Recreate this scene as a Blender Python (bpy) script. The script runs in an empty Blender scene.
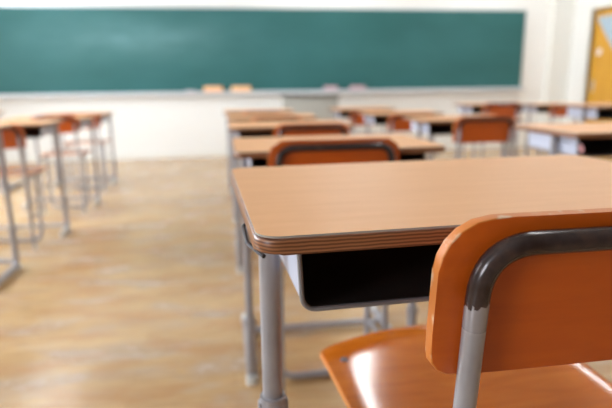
import bpy, bmesh, math, random
from mathutils import Vector, Matrix
random.seed(4)
PI = math.pi
sc = bpy.context.scene
C = sc.collection

# ---------------------------------------------------------------- materials
def srgb(r, g, b):
    def f(c):
        c /= 255.0
        return c/12.92 if c <= 0.04045 else ((c+0.055)/1.055)**2.4
    return (f(r), f(g), f(b), 1)

def mat(name, col, rough=0.5, metal=0.0, coat=0.0, spec=0.5):
    m = bpy.data.materials.new(name); m.use_nodes = True
    b = m.node_tree.nodes['Principled BSDF']
    b.inputs['Base Color'].default_value = col
    b.inputs['Roughness'].default_value = rough
    b.inputs['Metallic'].default_value = metal
    b.inputs['Coat Weight'].default_value = coat
    b.inputs['Coat Roughness'].default_value = 0.12
    b.inputs['Specular IOR Level'].default_value = spec
    return m

def nodes(m):
    nt = m.node_tree
    return nt, nt.nodes, nt.links, nt.nodes['Principled BSDF']

def ramp(N, stops):
    r = N.new('ShaderNodeValToRGB')
    els = r.color_ramp.elements
    while len(els) < len(stops): els.new(0.5)
    for e, (p, c) in zip(els, stops):
        e.position = p; e.color = c
    return r

def coords(N, L, scale, kind='Object'):
    tc = N.new('ShaderNodeTexCoord'); mp = N.new('ShaderNodeMapping')
    mp.inputs['Scale'].default_value = scale
    L.new(tc.outputs[kind], mp.inputs['Vector'])
    return mp

def noise(N, L, vec, scale, detail=4, rough=0.55, dist=0.0):
    n = N.new('ShaderNodeTexNoise')
    n.inputs['Scale'].default_value = scale; n.inputs['Detail'].default_value = detail
    n.inputs['Roughness'].default_value = rough; n.inputs['Distortion'].default_value = dist
    L.new(vec.outputs[0], n.inputs['Vector'])
    return n

def wood(name, dark, mid, light, scale, rough, coat=0.0, nscale=3.0, bump=0.0):
    """grain stretched along the axis whose scale is smallest"""
    m = mat(name, mid, rough, coat=coat)
    nt, N, L, B = nodes(m)
    mp = coords(N, L, scale)
    n = noise(N, L, mp, nscale, 6, 0.6, 0.4)
    r = ramp(N, [(0.28, dark), (0.5, mid), (0.72, light)])
    L.new(n.outputs[0], r.inputs[0]); L.new(r.outputs[0], B.inputs['Base Color'])
    if bump:
        bp = N.new('ShaderNodeBump'); bp.inputs['Strength'].default_value = bump
        bp.inputs['Distance'].default_value = 0.001
        L.new(n.outputs[0], bp.inputs['Height']); L.new(bp.outputs[0], B.inputs['Normal'])
    return m

M = {}
M['laminate'] = wood('desk_laminate', srgb(222, 165, 114), srgb(226, 170, 119), srgb(230, 175, 124), (1.2, 10, 6), 0.45, nscale=5)
M['laminate'].node_tree.nodes['Principled BSDF'].inputs['Specular IOR Level'].default_value = 0.3
M['laminate_edge'] = mat('laminate_sheet_edge', srgb(168, 160, 150), 0.45)
M['tray'] = mat('tray_grey_steel', srgb(192, 196, 212), 0.38)
M['tray_shade'] = mat('tray_inner_shade', srgb(38, 33, 30), 0.5)  # near-black colour stands for the shade inside the tray
M['lip'] = mat('tray_lip_grey', srgb(128, 126, 128), 0.4, 0.2)
M['hook'] = mat('hook_dark_metal', srgb(62, 60, 66), 0.35, 0.6)
M['cap'] = mat('foot_cap_plastic', srgb(205, 203, 198), 0.5)
M['rubber'] = mat('dark_rubber', srgb(50, 48, 50), 0.7)
M['screw'] = mat('screw_steel', srgb(120, 118, 125), 0.3, 0.9)
M['wall'] = mat('cream_wall_paint', srgb(240, 238, 234), 0.7)
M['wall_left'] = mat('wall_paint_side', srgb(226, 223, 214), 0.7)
M['wall_rear_dark'] = mat('darkened_back_wall', srgb(120, 92, 66), 0.9)  # unseen back wall, darkened to cut the light from behind
M['ceiling'] = mat('ceiling_white', srgb(196, 195, 192), 0.8)
M['trim'] = mat('white_trim', srgb(235, 233, 226), 0.5)
M['alu'] = mat('pale_aluminium', srgb(205, 208, 210), 0.35, 0.5)
M['board_tray'] = mat('chalk_tray_pale', srgb(205, 208, 212), 0.45)
M['lectern'] = mat('lectern_grey', srgb(165, 162, 153), 0.55)
M['lectern_top'] = mat('lectern_top_grey', srgb(110, 106, 100), 0.5)
M['felt'] = mat('eraser_felt_peach', srgb(246, 182, 132), 0.9)
M['felt2'] = mat('eraser_felt_orange', srgb(246, 188, 130), 0.9)
M['felt_pink'] = mat('eraser_felt_pink', srgb(190, 160, 165), 0.9)
M['wood_block'] = mat('eraser_wooden_back', srgb(244, 196, 148), 0.6)
M['pink'] = mat('sticker_pink', srgb(238, 175, 205), 0.6)
M['red'] = mat('sticker_red', srgb(215, 150, 150), 0.6)
M['white'] = mat('paper_white', srgb(240, 240, 245), 0.6)
M['steel_white'] = mat('fill_light_housing', srgb(235, 235, 232), 0.5)
M['paper'] = mat('notebook_cover', srgb(150, 160, 185), 0.6)

# plywood edge: thin layered stripes in height
def ply_edge():
    m = mat('desk_plywood_edge', srgb(150, 92, 52), 0.4, coat=0.15)
    nt, N, L, B = nodes(m)
    tc = N.new('ShaderNodeTexCoord')
    w = N.new('ShaderNodeTexWave'); w.wave_type = 'BANDS'; w.bands_direction = 'Z'
    w.inputs['Scale'].default_value = 95; w.inputs['Distortion'].default_value = 2.5
    w.inputs['Detail'].default_value = 3; w.inputs['Detail Scale'].default_value = 0.4
    L.new(tc.outputs['Object'], w.inputs['Vector'])
    r = ramp(N, [(0.1, srgb(100, 58, 34)), (0.5, srgb(134, 82, 50)), (0.9, srgb(156, 104, 68))])
    L.new(w.outputs['Fac'], r.inputs[0]); L.new(r.outputs[0], B.inputs['Base Color'])
    return m
M['ply'] = ply_edge()

# chair plywood, lacquered orange brown
def lacquer(name, a, b, c, scale, rough, coat):
    m = mat(name, b, rough, coat=coat)
    nt, N, L, B = nodes(m)
    mp = coords(N, L, scale)
    n = noise(N, L, mp, 4, 5, 0.6, 0.8)
    r = ramp(N, [(0.25, a), (0.5, b), (0.78, c)])
    L.new(n.outputs[0], r.inputs[0]); L.new(r.outputs[0], B.inputs['Base Color'])
    mp2 = coords(N, L, (1, 1, 1)); n2 = noise(N, L, mp2, 9, 3)
    mr = N.new('ShaderNodeMapRange')
    mr.inputs['To Min'].default_value = rough*0.85; mr.inputs['To Max'].default_value = rough*1.2
    L.new(n2.outputs[0], mr.inputs['Value']); L.new(mr.outputs[0], B.inputs['Roughness'])
    return m
M['seat'] = lacquer('seat_lacquered_plywood', srgb(174, 88, 16), srgb(188, 100, 24), srgb(200, 114, 34), (1.5, 9, 4), 0.10, 0.0)
M['seat'].node_tree.nodes['Principled BSDF'].inputs['Specular IOR Level'].default_value = 0.42
M['back'] = lacquer('backrest_lacquered_plywood', srgb(182, 78, 10), srgb(192, 84, 12), srgb(200, 92, 16), (1.5, 4, 9), 0.36, 0.3)
# worn pale edge line of the plywood
def worn_edge():
    m = mat('plywood_worn_edge', srgb(205, 130, 70), 0.5)
    nt, N, L, B = nodes(m)
    mp = coords(N, L, (1, 1, 1)); n = noise(N, L, mp, 38, 4)
    r = ramp(N, [(0.56, srgb(205, 120, 50)), (0.68, srgb(214, 184, 152))])
    L.new(n.outputs[0], r.inputs[0]); L.new(r.outputs[0], B.inputs['Base Color'])
    return m
M['worn'] = worn_edge()

def tube_grey():
    m = mat('grey_painted_tube', srgb(160, 158, 158), 0.3, 0.25)
    nt, N, L, B = nodes(m)
    mp = coords(N, L, (1, 1, 1)); n = noise(N, L, mp, 25, 3)
    r = ramp(N, [(0.3, srgb(152, 149, 153)), (0.6, srgb(162, 160, 165))])
    L.new(n.outputs[0], r.inputs[0]); L.new(r.outputs[0], B.inputs['Base Color'])
    return m
M['tube'] = tube_grey()

def tube_dark():
    # rubbed bare dark steel on the arch, ragged chips of grey paint where it begins
    m = mat('worn_dark_tube', srgb(70, 56, 54), 0.2, 0.3)
    nt, N, L, B = nodes(m)
    tc = N.new('ShaderNodeTexCoord'); sep = N.new('ShaderNodeSeparateXYZ')
    L.new(tc.outputs['Object'], sep.inputs[0])
    mp = coords(N, L, (1, 1, 0.5)); n = noise(N, L, mp, 90, 4)
    a = N.new('ShaderNodeMath'); a.operation = 'MULTIPLY_ADD'
    a.inputs[1].default_value = 0.034
    L.new(n.outputs[0], a.inputs[0]); L.new(sep.outputs['Z'], a.inputs[2])
    g = N.new('ShaderNodeMath'); g.operation = 'GREATER_THAN'; g.inputs[1].default_value = -0.052
    L.new(a.outputs[0], g.inputs[0])
    mp2 = coords(N, L, (1, 1, 1)); n2 = noise(N, L, mp2, 45, 5)
    r = ramp(N, [(0.35, srgb(52, 40, 38)), (0.55, srgb(64, 54, 54)), (0.78, srgb(92, 72, 62))])
    L.new(n2.outputs[0], r.inputs[0])
    mx = N.new('ShaderNodeMix'); mx.data_type = 'RGBA'
    L.new(g.outputs[0], mx.inputs['Factor'])
    mx.inputs[6].default_value = srgb(157, 154, 159); L.new(r.outputs[0], mx.inputs[7])
    L.new(mx.outputs[2], B.inputs['Base Color'])
    return m
M['tube_dark'] = tube_dark()

def floor_mat():
    m = mat('worn_plank_floor', srgb(205, 170, 124), 0.34)
    nt, N, L, B = nodes(m)
    mp = coords(N, L, (1, 1, 1))
    br = N.new('ShaderNodeTexBrick')
    br.inputs['Scale'].default_value = 1.0
    br.inputs['Brick Width'].default_value = 0.9; br.inputs['Row Height'].default_value = 0.075
    br.inputs['Mortar Size'].default_value = 0.0012
    br.inputs['Color1'].default_value = srgb(176, 140, 96); br.inputs['Color2'].default_value = srgb(204, 170, 124)
    br.inputs['Mortar'].default_value = srgb(140, 104, 66)
    br.offset = 0.37
    L.new(mp.outputs[0], br.inputs['Vector'])
    g = coords(N, L, (2.0, 26, 1)); gn = noise(N, L, g, 3, 6, 0.6, 0.5)
    gr = ramp(N, [(0.3, srgb(156, 118, 76)), (0.55, srgb(200, 165, 116)), (0.8, srgb(216, 186, 140))])
    L.new(gn.outputs[0], gr.inputs[0])
    m1 = N.new('ShaderNodeMix'); m1.data_type = 'RGBA'; m1.inputs['Factor'].default_value = 0.5
    L.new(br.outputs[0], m1.inputs[6]); L.new(gr.outputs[0], m1.inputs[7])
    # worn dull patches, elongated along the planks
    w = coords(N, L, (1.4, 4.2, 1)); wn = noise(N, L, w, 1.7, 5, 0.6, 0.6)
    wr = ramp(N, [(0.48, (0, 0, 0, 1)), (0.64, (0.7, 0.7, 0.7, 1))])
    L.new(wn.outputs[0], wr.inputs[0])
    m2 = N.new('ShaderNodeMix'); m2.data_type = 'RGBA'
    L.new(wr.outputs[0], m2.inputs['Factor']); L.new(m1.outputs[2], m2.inputs[6])
    m2.inputs[7].default_value = srgb(176, 158, 144)
    w2 = coords(N, L, (2.2, 6.5, 1)); wn2 = noise(N, L, w2, 1.3, 4, 0.6, 0.3)
    wr2 = ramp(N, [(0.48, (0, 0, 0, 1)), (0.64, (0.85, 0.85, 0.85, 1))])
    L.new(wn2.outputs[0], wr2.inputs[0])
    m3 = N.new('ShaderNodeMix'); m3.data_type = 'RGBA'
    L.new(wr2.outputs[0], m3.inputs['Factor']); L.new(m2.outputs[2], m3.inputs[6])
    m3.inputs[7].default_value = srgb(176, 132, 86)
    L.new(m3.outputs[2], B.inputs['Base Color'])
    rr = N.new('ShaderNodeMapRange'); rr.inputs['To Min'].default_value = 0.14; rr.inputs['To Max'].default_value = 0.36
    L.new(wn.outputs[0], rr.inputs['Value']); L.new(rr.outputs[0], B.inputs['Roughness'])
    return m
M['floor'] = floor_mat()

def board_mat():
    m = mat('green_chalkboard', srgb(60, 112, 110), 0.55, spec=0.25)
    nt, N, L, B = nodes(m)
    mp = coords(N, L, (0.5, 1, 1.2)); n = noise(N, L, mp, 1.6, 4)
    r = ramp(N, [(0.3, srgb(44, 96, 94)), (0.7, srgb(56, 108, 108))])
    L.new(n.outputs[0], r.inputs[0])
    # pale reflected sheen painted into the board colour around its middle
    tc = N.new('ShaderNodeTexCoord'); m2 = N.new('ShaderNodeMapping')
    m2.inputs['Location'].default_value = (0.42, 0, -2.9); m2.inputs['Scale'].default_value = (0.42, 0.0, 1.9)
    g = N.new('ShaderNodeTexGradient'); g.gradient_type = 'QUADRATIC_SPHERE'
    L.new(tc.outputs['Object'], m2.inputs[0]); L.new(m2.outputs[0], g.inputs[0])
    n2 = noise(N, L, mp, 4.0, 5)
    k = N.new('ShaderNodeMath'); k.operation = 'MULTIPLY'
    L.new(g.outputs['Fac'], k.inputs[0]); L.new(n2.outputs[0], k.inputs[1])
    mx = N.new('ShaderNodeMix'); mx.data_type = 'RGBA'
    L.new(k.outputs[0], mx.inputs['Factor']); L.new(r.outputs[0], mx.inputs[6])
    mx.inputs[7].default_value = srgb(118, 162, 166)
    L.new(mx.outputs[2], B.inputs['Base Color'])
    return m
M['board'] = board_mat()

def door_mat():
    m = wood('door_veneer', srgb(206, 146, 44), srgb(216, 158, 48), srgb(224, 168, 68), (9, 9, 1), 0.45)
    return m
M['door'] = door_mat()

def glass_mat(name, tint):
    m = bpy.data.materials.new(name); m.use_nodes = True
    nt = m.node_tree; N = nt.nodes; L = nt.links
    for n in list(N): N.remove(n)
    o = N.new('ShaderNodeOutputMaterial'); mx = N.new('ShaderNodeMixShader')
    t = N.new('ShaderNodeBsdfTransparent'); t.inputs[0].default_value = tint
    g = N.new('ShaderNodeBsdfGlossy'); g.inputs['Roughness'].default_value = 0.02
    mx.inputs[0].default_value = 0.06
    L.new(t.outputs[0], mx.inputs[1]); L.new(g.outputs[0], mx.inputs[2]); L.new(mx.outputs[0], o.inputs[0])
    return m
M['glass'] = glass_mat('window_glass', (0.97, 0.98, 1, 1))
M['frost'] = mat('frosted_blue_glass', srgb(170, 190, 205), 0.3)

def emis(name, col, s):
    m = mat(name, col, 0.5); b = m.node_tree.nodes['Principled BSDF']
    b.inputs['Emission Color'].default_value = col; b.inputs['Emission Strength'].default_value = s
    return m
M['fill_light'] = emis('fill_light_diffuser', (0.93, 0.98, 1.0, 1), 19.0)  # emitter of the added ceiling fill lights

# ---------------------------------------------------------------- mesh tools
def finish(name, bm, m, parent=None, angle=35, smooth=True):
    bmesh.ops.recalc_face_normals(bm, faces=bm.faces[:])
    me = bpy.data.meshes.new(name)
    for f in bm.faces: f.smooth = smooth
    if smooth:
        a = math.radians(angle)
        for e in bm.edges:
            if len(e.link_faces) == 2 and e.calc_face_angle(0) > a: e.smooth = False
    bm.to_mesh(me); bm.free()
    for mm in (m if isinstance(m, (list, tuple)) else [m]): me.materials.append(mm)
    o = bpy.data.objects.new(name, me); C.objects.link(o)
    if parent: o.parent = parent
    return o

def box(bm, x0, x1, y0, y1, z0, z1, bev=0.0, seg=2):
    vs = [bm.verts.new((x, y, z)) for x in (x0, x1) for y in (y0, y1) for z in (z0, z1)]
    fs = [(0, 1, 3, 2), (4, 6, 7, 5), (0, 4, 5, 1), (2, 3, 7, 6), (0, 2, 6, 4), (1, 5, 7, 3)]
    faces = [bm.faces.new([vs[i] for i in f]) for f in fs]
    if bev > 0:
        es = list({e for f in faces for e in f.edges})
        bmesh.ops.bevel(bm, geom=es, offset=bev, segments=seg, profile=0.5, affect='EDGES')

def rrect(w, d, r, n=6):
    """rounded rectangle outline centred on 0; r is one radius or four (bl, br, tr, tl)"""
    rs = r if isinstance(r, (list, tuple)) else (r,)*4
    pts = []
    for (cx, cy, a0, q) in ((-w/2, -d/2, PI, rs[0]), (w/2, -d/2, 1.5*PI, rs[1]), (w/2, d/2, 0, rs[2]), (-w/2, d/2, 0.5*PI, rs[3])):
        sx, sy = (1 if cx < 0 else -1), (1 if cy < 0 else -1)
        ox, oy = cx + sx*q, cy + sy*q
        for k in range(n+1):
            a = a0 + 0.5*PI*k/n
            pts.append((ox + q*math.cos(a), oy + q*math.sin(a)))
    return pts

def plate(bm, pts, z0, z1, cx=0, cy=0, bev=0.0, mi=0, f=None):
    """closed outline extruded in z"""
    a = [bm.verts.new((x+cx, y+cy, z0)) for x, y in pts]
    b = [bm.verts.new((x+cx, y+cy, z1)) for x, y in pts]
    n = len(pts)
    lo = bm.faces.new(a[::-1]); hi = bm.faces.new(b)
    sides = [bm.faces.new((a[i], a[(i+1) % n], b[(i+1) % n], b[i])) for i in range(n)]
    for q in sides: q.material_index = mi
    if bev > 0:
        es = list(set(lo.edges) | set(hi.edges))
        bmesh.ops.bevel(bm, geom=es, offset=bev, segments=2, profile=0.5, affect='EDGES')

def smooth_path(pts, r=0.04, n=6):
    """polyline with filleted corners; r one radius or one per inner corner"""
    P = [Vector(p) for p in pts]; out = [P[0]]
    for i in range(1, len(P)-1):
        rr = r[i-1] if isinstance(r, (list, tuple)) else r
        a, b, c = P[i-1], P[i], P[i+1]
        d1, d2 = (a-b).normalized(), (c-b).normalized()
        ang = d1.angle(d2)
        if ang > PI - 0.01: out.append(b); continue
        t = min(rr/math.tan(ang/2), (a-b).length*0.49, (c-b).length*0.49)
        s, e = b+d1*t, b+d2*t
        for k in range(n+1):
            u = k/n
            out.append(s*(1-u)**2 + b*2*u*(1-u) + e*u*u)
    out.append(P[-1])
    return out

def tube(bm, pts, ra, rb=None, n=12, cap=True, up=None):
    """round or oval tube swept along a path (rb: second semi-axis, along 'up')"""
    rb = rb or ra
    rings = []
    up = Vector(up) if up else None
    N0 = None
    for i, p in enumerate(pts):
        p = Vector(p)
        t = (Vector(pts[min(i+1, len(pts)-1)]) - Vector(pts[max(i-1, 0)])).normalized()
        if N0 is None:
            ref = up if up else (Vector((0, 0, 1)) if abs(t.z) < 0.9 else Vector((0, 1, 0)))
            N0 = (ref - t*ref.dot(t)).normalized()
        else:
            N0 = (N0 - t*N0.dot(t)).normalized()
        Bn = t.cross(N0)
        rings.append([bm.verts.new(p + N0*rb*math.cos(2*PI*k/n) + Bn*ra*math.sin(2*PI*k/n)) for k in range(n)])
    for a, b in zip(rings, rings[1:]):
        for k in range(n):
            bm.faces.new((a[k], a[(k+1) % n], b[(k+1) % n], b[k]))
    if cap:
        bm.faces.new(rings[0][::-1]); bm.faces.new(rings[-1])

def empty(name, loc, rz, label, cat, group=None):
    o = bpy.data.objects.new(name, None); C.objects.link(o)
    o.empty_display_size = 0.1
    o.location = loc; o.rotation_euler = (0, 0, rz)
    o['label'] = label; o['category'] = cat
    if group: o['group'] = group
    return o

def tag(o, label, cat, group=None):
    o['label'] = label; o['category'] = cat
    if group: o['group'] = group
    return o

def struct(o):
    o['kind'] = 'structure'; return o

# ---------------------------------------------------------------- desk
def make_desk(loc, T, label, rz=0, W=0.6, D=0.4, group='student desks', flip=False, tray_h=0.07, joint=0.2, fine=False, inset=0.03, fore=0.18):
    """origin: floor under the near-left corner of the top"""
    t = empty('student_desk', loc, rz, label, 'desk', group)
    seg = 8 if fine else 4
    th = 0.0150
    # top: layered plywood core with a laminate sheet
    bm = bmesh.new()
    plate(bm, rrect(W, D, 0.024, seg), -th/2, th/2, bev=0.0035 if fine else 0.002)
    top = finish('desktop', bm, M['ply'], t, angle=50); top.location = (W/2, D/2, T-0.002-th/2)
    bm = bmesh.new()
    plate(bm, rrect(W-0.004, D-0.004, 0.022, seg), 0, 0.002, mi=1)
    o = finish('laminate_sheet', bm, [M['laminate'], M['laminate_edge']], top, angle=30)
    o.location = (0, 0, th/2)
    zu = T-0.002-th
    # tray: open towards the sitter, rounded lower corners, flared sides
    x0, x1, y0, y1 = 0.0455, W-0.0455, 0.055, D-0.05
    zt, zb = zu-0.0, zu-tray_h
    def u_profile(off, r):
        pts = [(x0+off, zt)]
        q = r
        sl = 0.003
        for k in range(7):
            a = PI + 0.5*PI*k/6
            pts.append((x0+sl+q+(q-off)*math.cos(a), zb+q+(q-off)*math.sin(a)))
        for k in range(7):
            a = 1.5*PI + 0.5*PI*k/6
            pts.append((x1-sl-q+(q-off)*math.cos(a), zb+q+(q-off)*math.sin(a)))
        pts.append((x1-off, zt))
        return pts
    def shell(name, o1, o2, ya, yb, m, back):
        bm = bmesh.new()
        A, Bq = u_profile(o1, 0.016), u_profile(o2, 0.016)
        ring = []
        for y in (ya, yb):
            ring.append(([bm.verts.new((x, y, z)) for x, z in A], [bm.verts.new((x, y, z)) for x, z in Bq]))
        n = len(A)
        for i in range(n-1):
            bm.faces.new((ring[0][0][i], ring[1][0][i], ring[1][0][i+1], ring[0][0][i+1]))
            bm.faces.new((ring[0][1][i], ring[0][1][i+1], ring[1][1][i+1], ring[1][1][i]))
            for r_ in ring:
                bm.faces.new((r_[0][i], r_[0][i+1], r_[1][i+1], r_[1][i]))
        for i in (0, n-1):
            bm.faces.new((ring[0][0][i], ring[0][1][i], ring[1][1][i], ring[1][0][i]))
        if back:
            bm.faces.new([v for v in ring[1][1]])
        return finish(name, bm, m, t, angle=40)
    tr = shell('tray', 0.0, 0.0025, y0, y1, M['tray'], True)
    tl = shell('tray_shade_shell', 0.0027, 0.0037, y0+0.003, y1-0.001, M['tray_shade'], True); tl.parent = tr  # thin inner shell that carries the painted tray shade
    # rolled lip along the tray mouth
    bm = bmesh.new()
    tube(bm, [Vector((x, y0, z)) for x, z in u_profile(0.0012, 0.016)], 0.0026, n=8)
    lip = finish('lip', bm, M['lip'], tr)
    # frame
    cy = 0.16 if not flip else 0.30
    fr, rr = 0.0125, 0.016
    for sx, x in ((-1, inset), (1, W-inset)):
        bm = bmesh.new()
        tube(bm, [(x, cy, joint), (x, cy, zu)], fr, 0.011, n=14)
        leg = finish('leg', bm, M['tube'], t)
        bm = bmesh.new()
        tube(bm, [(x, cy, joint+0.03), (x, cy, joint+0.0)], 0.0165, 0.0165, n=14)
        box(bm, x-0.019, x+0.019, cy-0.006, cy+0.006, joint+0.003, joint+0.024, 0.002)
        finish('clamp_collar', bm, M['tube'], leg)
        # lower sleeve bending into the floor runner
        bm = bmesh.new()
        if not flip:
            path = smooth_path([(x, cy, joint+0.01), (x, cy, rr+0.006), (x, 0.62, rr+0.006)], 0.05)
            ends = [(x, 0.62)]; path2 = None
        else:
            path = smooth_path([(x, cy, joint+0.01), (x, cy, rr+0.006), (x, fore, rr+0.006)], 0.05)
            ends = [(x, fore)]
        tube(bm, path, rr, n=14)
        run = finish('floor_runner', bm, M['tube'], t)
        for ex, ey in ends:
            s = 1 if ey > cy else -1
            bm = bmesh.new()
            tube(bm, [(ex, ey-s*0.03, rr+0.006), (ex, ey+s*0.006, rr+0.006)], rr+0.003, n=14)
            box(bm, ex-0.012, ex+0.012, ey-0.012, ey+0.012, 0.0, 0.012, 0.002)
            finish('end_cap', bm, M['cap'], run)
        bm = bmesh.new()
        tube(bm, [(x, cy-0.0, 0.0), (x, cy-0.0, 0.026)], rr+0.0035, n=14)
        finish('heel_cap', bm, M['cap'], run)
    bm = bmesh.new()
    yb = 0.50 if not flip else cy
    zc = 0.022 if not flip else 0.05
    tube(bm, [(inset, yb, zc), (W-inset, yb, zc)], 0.0125, n=12)
    finish('crossbar', bm, M['tube'], t)
    for xa, xb in ((inset, x0+0.002), (W-inset, x1-0.002)):
        bm = bmesh.new()
        tube(bm, [(xa, cy, zu-0.014), (xb, cy, zu-0.014)], 0.008, n=8)
        finish('tray_bracket', bm, M['tube'], t)
    # bag hooks under the edge
    for s, xe in ((-1, 0.0), (1, W)):
        bm = bmesh.new()
        d = s
        pth = smooth_path([(xe-d*0.02, 0.145, zu-0.002), (xe+d*0.002, 0.125, zu-0.004), (xe+d*0.001, 0.085, zu-0.012), (xe-d*0.012, 0.05, zu-0.016)], 0.012, 4)
        tube(bm, pth, 0.0023, n=8)
        finish('bag_hook', bm, M['hook'], t)
    return t

# ---------------------------------------------------------------- chair
def make_chair(loc, label, rz=0, BW=0.34, SW=0.36, SD=0.40, bend=0.008, inset=0.027, top=0.80, seat_z=0.45, BH=0.135, group='student chairs', fine=False):
    """origin: floor below the middle of the backrest; +y towards the desk"""
    t = empty('student_chair', loc, rz, label, 'chair', group)
    zt, zb = top, top-BH
    lean = 0.11
    def yy(z): return (top-z)*lean
    # backrest plywood: outline in (x, z), slightly curved, leaned
    n = 10 if fine else 5
    out = rrect(BW, BH, (0.02, 0.02, 0.043, 0.043), n)
    NX = 24 if fine else 10
    # build as grid of columns between bottom and top outline for smooth curvature
    def zlim(x):
        h = BW/2; ax = abs(x)
        def corner(r):
            if ax <= h-r: return 0.0
            q = ax-(h-r); return r-math.sqrt(max(r*r-q*q, 0))
        return zb+corner(0.022), zt-corner(0.045)
    xs = []
    h = BW/2
    for k in range(NX+1):
        xs.append(-h*math.cos(PI*k/NX) * 1.0)
    bm = bmesh.new()
    th = 0.0125
    NZ = 4
    front, back = [], []
    for x in xs:
        lo, hi = zlim(x)
        if hi-lo < 0.001: pass
        bnd = bend*(x/h)**2
        fr_, bk_ = [], []
        for j in range(NZ+1):
            z = lo+(hi-lo)*j/NZ
            y = yy(z)+0.0088+bnd
            bk_.append(bm.verts.new((x, y, z-top)))
            fr_.append(bm.verts.new((x, y+th, z-top)))
        front.append(fr_); back.append(bk_)
    for i in range(len(xs)-1):
        for j in range(NZ):
            bm.faces.new((back[i][j], back[i+1][j], back[i+1][j+1], back[i][j+1]))
            bm.faces.new((front[i][j], front[i][j+1], front[i+1][j+1], front[i+1][j]))
        for j in (0, NZ):
            f = bm.faces.new((back[i][j], front[i][j], front[i+1][j], back[i+1][j])); f.material_index = 1
    for i in (0, len(xs)-1):
        for j in range(NZ):
            f = bm.faces.new((back[i][j], back[i][j+1], front[i][j+1], front[i][j])); f.material_index = 1
    if fine:
        es = [e for e in bm.edges if len(e.link_faces) == 2 and {f.material_index for f in e.link_faces} == {0, 1}]
        bmesh.ops.bevel(bm, geom=es, offset=0.0014, segments=2, profile=0.5, affect='EDGES', material=1)
    o = finish('backrest', bm, [M['back'], M['worn']], t, angle=45); o.location = (0, 0, top)
    # frame tube: dark arch + grey posts
    r = 0.0097
    hx = BW/2-inset; za = top-0.0195
    zc = top-0.125
    N = 10
    full = smooth_path([(-hx, yy(zc), zc), (-hx, yy(za), za), (hx, yy(za), za), (hx, yy(zc), zc)], 0.046, N)
    # follow the bend of the plywood a little in the middle
    bm = bmesh.new()
    pth = []
    for p in full:
        pth.append(Vector((p.x, p.y + bend*(p.x/h)**2 - 0.002, p.z-top)))
    low = -0.092
    pth = [q for q in pth if q.z > low + 0.004]
    pth = [Vector((pth[0].x, pth[0].y + (pth[0].z-low)*lean, low))] + pth + [Vector((pth[-1].x, pth[-1].y + (pth[-1].z-low)*lean, low))]
    # add points on the straight
    i0 = max(range(len(pth)-1), key=lambda i: (pth[i+1]-pth[i]).length)
    a, b = pth[i0], pth[i0+1]
    ins = []
    for k in range(1, 8):
        q = a.lerp(b, k/8); q.y = yy(za)+bend*(q.x/h)**2-0.002; ins.append(q)
    pth[i0+1:i0+1] = ins
    tube(bm, pth, r+0.0002, n=16 if fine else 10)
    o = finish('backrest_arch', bm, M['tube_dark'], t); o.location = (0, 0, top)
    o['label'] = 'dark worn arch of the backrest tube'
    off = bend*(hx/h)**2-0.002
    seat_y0 = yy(seat_z)+0.035
    for s in (-1, 1):
        bm = bmesh.new()
        zs = top-0.078
        P = smooth_path([(s*hx, yy(zs)+off, zs), (s*hx, yy(seat_z)+off, seat_z-0.03), (s*(hx+0.004), yy(seat_z)+off+0.0, 0.0)], 0.1, 6)
        tube(bm, P, r, n=16 if fine else 10)
        leg = finish('rear_leg', bm, M['tube'], t)
        bm = bmesh.new()
        tube(bm, [(s*(hx+0.004), P[-1].y, 0.0), (s*(hx+0.004), P[-1].y, 0.025)], r+0.003, n=12)
        finish('rubber_foot', bm, M['cap'], leg)
        # seat rail from rear leg to the front frame
        bm = bmesh.new()
        yr = yy(seat_z)+off
        tube(bm, [(s*hx, yr, seat_z-0.03), (s*hx, yr+0.02, seat_z-0.03), (s*(hx-0.012), seat_y0+SD-0.08, seat_z-0.024)], r*0.9, n=10)
        finish('seat_rail', bm, M['tube'], t)
        # low side runner
        bm = bmesh.new()
        tube(bm, [(s*(hx+0.003), yr, 0.2), (s*hx, yr+0.17, 0.19)], 0.008, n=10)
        finish('side_stretcher', bm, M['tube'], t)
    # front frame: one U bent tube, along the floor between the two front legs
    yf = yy(seat_z)+off+0.17
    bm = bmesh.new()
    hf = hx-0.004
    P = smooth_path([(-hf, yf+0.01, seat_z-0.022), (-hf, yf, 0.014), (hf, yf, 0.014), (hf, yf+0.01, seat_z-0.022)], 0.06, 7)
    tube(bm, P, 0.011, n=12)
    finish('front_leg_frame', bm, M['tube'], t)
    # seat: dished plywood with a bowed front edge
    nx, ny = (22, 18) if fine else (8, 7)
    bm = bmesh.new()
    ts = 0.011
    topv, botv = [], []
    def sp(u, v):
        # u -1..1 across, v 0..1 back to front
        half = SW/2*(0.93+0.07*v)
        x = half*u
        # rounded rear corners, bowed front
        yb = 0.03*max(0, (abs(u)-0.75)/0.25)**2
        yfr = SD - 0.058*(abs(u)**2.0) - 0.006*max(0, (abs(u)-0.92)/0.08)**2
        y = seat_y0 + yb + (yfr-yb)*v
        z = -0.006*(1-abs(u)**2)*math.sin(PI*min(1, v*1.05))  # dish
        z += 0.006*(1-v)**2
        z -= 0.005*max(0, (v-0.85)/0.15)**2                     # front edge rolls down
        z -= 0.002*max(0, (abs(u)-0.85)/0.15)**2
        return x, y, z
    for i in range(nx+1):
        u = -math.cos(PI*i/nx)
        a, b = [], []
        for j in range(ny+1):
            v = 0.5-0.5*math.cos(PI*j/ny)
            x, y, z = sp(u, v)
            a.append(bm.verts.new((x, y, z))); b.append(bm.verts.new((x, y, z-ts)))
        topv.append(a); botv.append(b)
    for i in range(nx):
        for j in range(ny):
            bm.faces.new((topv[i][j], topv[i+1][j], topv[i+1][j+1], topv[i][j+1]))
            bm.faces.new((botv[i][j], botv[i][j+1], botv[i+1][j+1], botv[i+1][j]))
    rim = []
    for j in range(ny):
        rim += [(0, j, 0, j+1), (nx, j+1, nx, j)]
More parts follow.
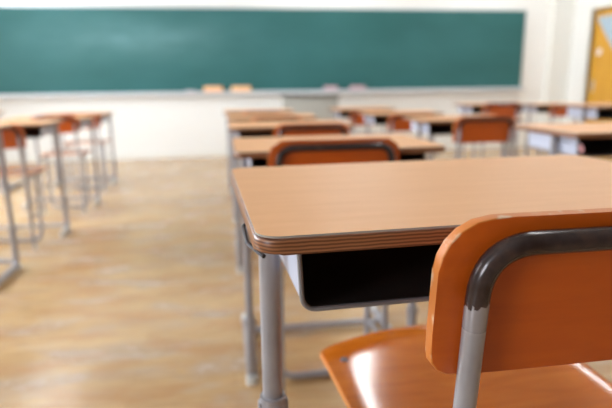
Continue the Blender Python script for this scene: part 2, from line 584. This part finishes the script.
    for i in range(nx):
        rim += [(i+1, 0, i, 0), (i, ny, i+1, ny)]
    for (i, j, k, l) in rim:
        f = bm.faces.new((topv[i][j], topv[k][l], botv[k][l], botv[i][j])); f.material_index = 1
    if fine:
        es = [e for e in bm.edges if len(e.link_faces) == 2 and {f.material_index for f in e.link_faces} == {0, 1} and all(v in set(sum(topv, [])) for v in e.verts)]
        bmesh.ops.bevel(bm, geom=es, offset=0.002, segments=2, profile=0.5, affect='EDGES')
    seat = finish('seat', bm, [M['seat'], M['seat_rim']], t, angle=40); seat.location = (0, 0, seat_z)
    for u, v in ((-0.86, 0.84), (0.86, 0.84), (-0.84, 0.2), (0.84, 0.2)):
        x, y, z = sp(u, v)
        bm = bmesh.new()
        bmesh.ops.create_uvsphere(bm, u_segments=12, v_segments=6, radius=0.0065)
        for v_ in bm.verts: v_.co.z *= 0.4
        for v_ in bm.verts: v_.co += Vector((x, y, z+0.0008))
        finish('screw', bm, M['screw'], seat)
    return t
M['seat_rim'] = lacquer('seat_plywood_rim', srgb(196, 108, 34), srgb(216, 128, 46), srgb(226, 146, 66), (3, 3, 60), 0.4, 0.2)

# ---------------------------------------------------------------- room
XL, XR, YB, YF, ZC = -3.55, 4.88, -3.2, 7.29, 2.95
def wall_slab(name, x0, x1, y0, y1, z0, z1, m):
    bm = bmesh.new(); box(bm, x0, x1, y0, y1, z0, z1)
    return struct(finish(name, bm, m, smooth=False))
wall_slab('floor', XL-0.15, XR+0.15, YB-0.15, YF+0.15, -0.1, 0.0, M['floor'])
wall_slab('ceiling', XL-0.15, XR+0.15, YB-0.15, YF+0.15, ZC, ZC+0.1, M['ceiling'])
wall_slab('wall_front', XL-0.15, XR+0.15, YF, YF+0.15, 0.0, ZC, M['wall'])
wall_slab('wall_back', XL-0.15, XR+0.15, YB-0.15, YB, 0.0, ZC, M['wall_rear_dark'])

def wall_with_holes(name, xa, xb, y0, y1, holes, m):
    """wall slab in the yz plane with rectangular holes (ya, yb, za, zb) in order of y"""
    bm = bmesh.new()
    y = y0
    for (ya, yb, za, zb) in holes:
        box(bm, xa, xb, y, ya, 0, ZC)
        if za > 0: box(bm, xa, xb, ya, yb, 0, za)
        box(bm, xa, xb, ya, yb, zb, ZC)
        y = yb
    box(bm, xa, xb, y, y1, 0, ZC)
    return struct(finish(name, bm, m, smooth=False))
win = [(-2.4, -0.9, 0.85, 2.6), (2.1, 5.2, 0.85, 2.6)]
wall_with_holes('wall_left', XL-0.15, XL, YB, YF, win, M['wall_left'])
for i, (ya, yb, za, zb) in enumerate(win):
    bm = bmesh.new()
    f = 0.045
    box(bm, XL-0.10, XL-0.04, ya, yb, za, za+f); box(bm, XL-0.10, XL-0.04, ya, yb, zb-f, zb)
    for y in (ya, (ya+yb)/2-f/2, yb-f): box(bm, XL-0.10, XL-0.04, y, y+f, za+f, zb-f)
    w = struct(finish('window_%d' % (i+1), bm, M['alu'], smooth=False))
    bm = bmesh.new(); box(bm, XL-0.075, XL-0.070, ya+f, yb-f, za+f, zb-f)
    finish('window_pane', bm, M['glass'], w, smooth=False)
    bm = bmesh.new(); box(bm, XL-0.04, XL+0.03, ya-0.02, yb+0.02, za-0.03, za)
    finish('window_sill', bm, M['trim'], w, smooth=False)

# right wall with the sliding door near the front corner
DY0, DY1, DZ = 5.93, 6.80, 1.86
wall_with_holes('wall_right', XR, XR+0.15, YB, YF, [(-2.4, -1.4, 0, 1.9), (DY0, DY1, 0, DZ)], M['wall'])
def make_door(n, y0, y1, z1, glass):
    bm = bmesh.new(); box(bm, XR+0.035, XR+0.075, y0+0.004, y1-0.004, 0.004, z1-0.004, 0.003)
    d = struct(finish('door_%d' % n, bm, M['door'], smooth=False))
    bm = bmesh.new(); f = 0.05
    box(bm, XR-0.02, XR+0.1, y1, y1+f, 0, z1+f); box(bm, XR-0.02, XR+0.1, y0-f, y0, 0, z1+f)
    box(bm, XR-0.02, XR+0.1, y0, y1, z1, z1+f)
    finish('door_frame', bm, M['trim'], d, smooth=False)
    if glass:
        bm = bmesh.new()
        A = [(y1-0.05, 1.755), (y1-0.80, 1.755), (y1-0.425, 1.32)]
        x0, x1 = XR+0.028, XR+0.034
        a = [bm.verts.new((x0, y, z)) for y, z in A]; b = [bm.verts.new((x1, y, z)) for y, z in A]
        bm.faces.new(a); bm.faces.new(b[::-1])
        for i in range(3): bm.faces.new((a[i], a[(i+1) % 3], b[(i+1) % 3], b[i]))
        finish('door_pane', bm, M['frost'], d, smooth=False)
        bm = bmesh.new()
        c = (y1-0.157, 1.312)
        tube(bm, [(XR+0.036, c[0], c[1]), (XR+0.026, c[0], c[1])], 0.042, n=20)
        o = finish('door_sign', bm, M['white'], d)
        o['label'] = 'round white plate on the door'
    bm = bmesh.new(); box(bm, XR+0.027, XR+0.036, y1-0.12, y1-0.08, 0.8, 0.95, 0.003)
    finish('door_handle', bm, M['alu'], d)
make_door(1, DY0, DY1, DZ, True)
make_door(2, -2.4, -1.4, 1.9, False)
# white pillar at the front right corner
bm = bmesh.new(); box(bm, 4.57, XR, YF-0.10, YF, 0, ZC, 0.004)
struct(finish('trim_1', bm, M['trim'], smooth=False))
bm = bmesh.new(); box(bm, XL, 4.55, YF-0.012, YF, 0, 0.075)
struct(finish('baseboard_front', bm, M['trim'], smooth=False))
bm = bmesh.new(); box(bm, XL, XL+0.012, YB, YF-0.012, 0, 0.075)
struct(finish('baseboard_left', bm, M['trim'], smooth=False))

# ---------------------------------------------------------------- chalkboard
bt = empty('chalkboard', (0, YF, 0), 0, 'long green chalkboard on the cream front wall', 'chalkboard')
bx0, bx1, bz0, bz1 = -3.05, 4.20, 0.863, 1.904
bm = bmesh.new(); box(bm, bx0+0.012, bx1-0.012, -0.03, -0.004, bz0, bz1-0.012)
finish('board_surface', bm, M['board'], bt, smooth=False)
bm = bmesh.new()
box(bm, bx0-0.008, bx0+0.012, -0.036, -0.001, bz0, bz1+0.008); box(bm, bx1-0.012, bx1+0.008, -0.036, -0.001, bz0, bz1+0.008)
box(bm, bx0+0.012, bx1-0.012, -0.036, -0.001, bz1-0.012, bz1+0.008)
finish('board_frame', bm, M['alu'], bt, smooth=False)
bm = bmesh.new()
box(bm, bx0-0.008, bx1+0.008, -0.11, -0.001, bz0-0.035, bz0-0.02); box(bm, bx0-0.008, bx1+0.008, -0.118, -0.11, bz0-0.045, bz0-0.005)
box(bm, bx0-0.008, bx1+0.008, -0.036, -0.001, bz0-0.02, bz0)
finish('chalk_tray', bm, M['board_tray'], bt, smooth=False)
ez = bz0-0.02
def eraser(x, w, m1, label, h=0.085, d=0.055):
    t = empty('chalkboard_eraser', (x, YF-0.074, ez), 0, label, 'eraser', None)
    bm = bmesh.new(); box(bm, -w/2, w/2, -d/2, d/2, 0, h*0.6, 0.006); finish('felt_pad', bm, m1, t)
    bm = bmesh.new(); box(bm, -w/2+0.005, w/2-0.005, -d/2+0.005, d/2-0.005, h*0.6, h, 0.006); finish('handle', bm, M['wood_block'] if m1 != M['felt_pink'] else m1, t)
eraser(-0.125, 0.25, M['felt'], 'peach coloured eraser on the chalk tray, left one of the peach pair')
eraser(0.235, 0.26, M['felt2'], 'peach coloured eraser on the chalk tray, right one of the peach pair')
eraser(1.43, 0.20, M['felt_pink'], 'dusty pink eraser on the chalk tray above the grey lectern', 0.075)
eraser(1.80, 0.22, M['felt_pink'], 'dusty pink eraser on the chalk tray just right of the grey lectern', 0.075)
t = empty('chalk_box', (-0.42, YF-0.074, ez), 0, 'small pale pink chalk box left of the peach erasers', 'box')
bm = bmesh.new(); box(bm, -0.06, 0.06, -0.025, 0.025, 0, 0.03, 0.003); finish('carton', bm, M['felt_pink'], t)
bm = bmesh.new(); box(bm, -0.061, 0.061, -0.026, 0.026, 0.03, 0.038, 0.003); finish('lid', bm, M['white'], t)

# ---------------------------------------------------------------- lectern
t = empty('teacher_lectern', (1.03, 6.3, 0), 0, 'grey steel teacher lectern standing before the chalkboard', 'lectern')
bm = bmesh.new(); box(bm, -0.31, 0.31, 0.0, 0.40, 0.06, 0.80, 0.006); finish('cabinet_body', bm, M['lectern'], t)
bm = bmesh.new(); box(bm, -0.345, 0.345, -0.03, 0.43, 0.80, 0.822, 0.006); finish('lectern_top', bm, M['lectern_top'], t)
bm = bmesh.new(); box(bm, -0.30, 0.30, 0.015, 0.385, 0.0, 0.06); finish('plinth', bm, M['rubber'], t, smooth=False)
bm = bmesh.new(); box(bm, -0.26, 0.26, -0.008, 0.0, 0.14, 0.74, 0.003); finish('front_panel', bm, M['lectern'], t)

# ---------------------------------------------------------------- ceiling lights: unseen, added as fill and for the seat highlight
li = 0
GXS = (-2.2, 1.4, 3.7)
GYS = (1.6, 4.6, 6.2)
wx = {-2.2: 'window side', 1.4: 'middle', 3.7: 'door side'}
wy = {1.6: 'above the nearest desks', 4.6: 'above the far desks', 6.2: 'nearest the chalkboard'}
for x in GXS:
    for y in GYS:
        if x < 0 and y < 2: continue
        t = empty('ceiling_fill_light', (x, y, ZC), 0, 'unseen white ceiling light added as fill in the %s row, %s' % (wx[x], wy[y]), 'light', 'added ceiling lights')
        bm = bmesh.new(); box(bm, -0.13, 0.13, -0.66, 0.66, -0.05, 0.0, 0.01); finish('added_light_housing', bm, M['steel_white'], t)
        bm = bmesh.new(); box(bm, -0.10, 0.10, -0.63, 0.63, -0.075, -0.048, 0.01); finish('added_light_diffuser', bm, M['fill_light'], t)

# ---------------------------------------------------------------- desks and chairs
D_ = make_desk; H_ = make_chair
D_((0.022, 0.443, 0), 0.828, 'nearest desk filling the foreground, pale laminate top with striped plywood edge', 0.043, W=0.615, D=0.405, tray_h=0.079, joint=0.545, fine=True)
H_((0.3785, 0.374, 0), 'nearest chair in the foreground with worn orange plywood back and glossy seat', 0.035, BW=0.427, SW=0.426, SD=0.475, top=0.853, seat_z=0.501, BH=0.144, bend=0.006, inset=0.030, fine=True)
D_((0.022, 1.433, 0), 0.779, 'second wood-topped desk of the centre column, directly in front of the nearest desk')
H_((0.289, 1.375, 0), 'orange plywood chair tucked under the second desk, its back just above the nearest desktop', 0, BW=0.36, SW=0.35, top=0.812)
D_((0.018, 2.50, 0), 0.760, 'third wood-topped desk of the centre column counted from the camera')
H_((0.40, 2.44, 0), 'orange plywood chair at the third desk of the centre column, only its top edge showing', 0, BW=0.36, SW=0.36, top=0.776)
D_((0.012, 3.55, 0), 0.738, 'fourth wood-topped desk of the centre column, behind the third', -0.04)
H_((0.34, 3.49, 0), 'orange plywood chair at the fourth desk of the centre column', 0, BW=0.36, top=0.745)
D_((-0.005, 4.60, 0), 0.724, 'farthest wood-topped desk of the centre column, nearest the lectern', -0.03)
H_((0.32, 4.53, 0), 'orange plywood chair at the farthest desk of the centre column', 0, BW=0.36, top=0.73)

dk = D_((1.115, 1.575, 0), 0.790, 'desk at the right edge with stickers on its grey tray side', 0, joint=0.3)
D_((1.10, 2.87, 0), 0.745, 'second visible wood-topped desk right of the centre column, its open tray coloured dark for shade')
H_((1.435, 2.80, 0), 'orange backed chair in full view right of the second desk back, below the board corner', 0, BW=0.36, top=0.768, BH=0.15)
D_((1.09, 3.98, 0), 0.722, 'third visible wood-topped desk of the column right of centre')
H_((1.40, 3.91, 0), 'orange plywood chair at the third visible desk of the column right of centre', 0, BW=0.36, top=0.724)
D_((1.06, 5.08, 0), 0.705, 'fourth visible wood-topped desk of the column right of centre')
H_((1.36, 5.00, 0), 'orange plywood chair at the fourth visible desk of the column right of centre', 0, BW=0.36, top=0.69)
D_((2.24, 3.0, 0), 0.80, 'desk beside the yellow door seen at the right edge behind the stickered desk')
D_((2.22, 4.68, 0), 0.745, 'far desk in the column below the right end of the board')
H_((2.50, 4.60, 0), 'orange chair back below the right end of the board', 0, BW=0.36, top=0.765, BH=0.15)
D_((3.24, 5.28, 0), 0.705, 'far desk in front of the white corner pillar')
H_((3.54, 5.20, 0), 'orange chair back in front of the white corner pillar, left of the door', 0, BW=0.34, top=0.712, BH=0.13)

D_((-1.70, 2.62, 0), 0.765, 'nearest wood-topped desk of the left column, cut by the left edge', 0, flip=True, fore=-0.03)
D_((-1.64, 3.36, 0), 0.741, 'second wood-topped desk of the left column from the left edge', 0, flip=True)
H_((-1.305, 3.25, 0), 'orange chair at the second desk of the left column', 0, BW=0.34, SW=0.31, top=0.748, BH=0.14)
D_((-1.63, 4.25, 0), 0.72, 'third wood-topped desk of the left column, behind the brightest orange chair back', 0, flip=True)
H_((-1.245, 4.20, 0), 'bright orange chair at the third desk of the left column', 0, BW=0.34, SW=0.31, top=0.742, BH=0.13)
D_((-1.68, 5.22, 0), 0.70, 'farthest wood-topped desk of the left column, nearest the chalkboard', 0, flip=True)
H_((-1.28, 5.03, 0), 'orange plywood chair at the farthest desk of the left column', 0, BW=0.36, top=0.715)
D_((-2.60, 5.0, 0), 0.735, 'desk at the far left edge, standing beyond the left column', 0)

# stickers on the outer tray side of the desk at the right edge
def sticker(y, z, w, h, m, label):
    bm = bmesh.new(); box(bm, -0.0008, 0.0008, -w/2, w/2, -h/2, h/2)
    o = finish('sticker', bm, m, dk, smooth=False)
    o.location = (0.0545, y, z); o.rotation_euler = (0, math.radians(-10), 0)
    o['label'] = label
sticker(0.09, 0.738, 0.075, 0.030, M['white'], 'white sticker'); sticker(0.12, 0.735, 0.028, 0.022, M['pink'], 'pink sticker')
sticker(0.045, 0.735, 0.022, 0.026, M['red'], 'red sticker'); sticker(0.25, 0.738, 0.06, 0.03, M['white'], 'pale sticker')

# ---------------------------------------------------------------- light
w = bpy.data.worlds.new('daylight'); sc.world = w; w.use_nodes = True
bg = w.node_tree.nodes['Background']
bg.inputs[0].default_value = (0.86, 0.94, 1.0, 1); bg.inputs[1].default_value = 20.0
for i, (ya, yb, za, zb) in enumerate(win):
    l = bpy.data.lights.new('window_daylight', 'AREA'); l.shape = 'RECTANGLE'
    l.size = zb-za; l.size_y = yb-ya; l.cycles.is_portal = True
    o = bpy.data.objects.new('window_daylight', l); C.objects.link(o)
    o.location = (XL-0.12, (ya+yb)/2, (za+zb)/2); o.rotation_euler = (0, -PI/2, 0)

# ---------------------------------------------------------------- camera
f, p, y, r = 534.92, math.radians(12.76122), math.radians(8.47874), math.radians(-0.65440)
cam = bpy.data.cameras.new('camera'); co = bpy.data.objects.new('camera', cam); C.objects.link(co)
cam.sensor_width = 36; cam.lens = 36*f/612
cy_, sy_ = math.cos(y), math.sin(y); cp, sp_ = math.cos(p), math.sin(p)
fwd = Vector((sy_*cp, cy_*cp, -sp_)); right = Vector((cy_, -sy_, 0)); up = right.cross(fwd)
r2 = right*math.cos(r)+up*math.sin(r); u2 = -right*math.sin(r)+up*math.cos(r)
co.matrix_world = Matrix(((r2.x, u2.x, -fwd.x, 0), (r2.y, u2.y, -fwd.y, 0), (r2.z, u2.z, -fwd.z, 0.958), (0, 0, 0, 1)))
cam.clip_start = 0.02
cam.dof.use_dof = True; cam.dof.focus_distance = 0.47; cam.dof.aperture_fstop = 4.0
sc.camera = co

sc.view_settings.view_transform = 'Standard'; sc.view_settings.look = 'None'
sc.view_settings.gamma = 1.0; sc.view_settings.exposure = 0.08
sc.view_settings.use_curve_mapping = False
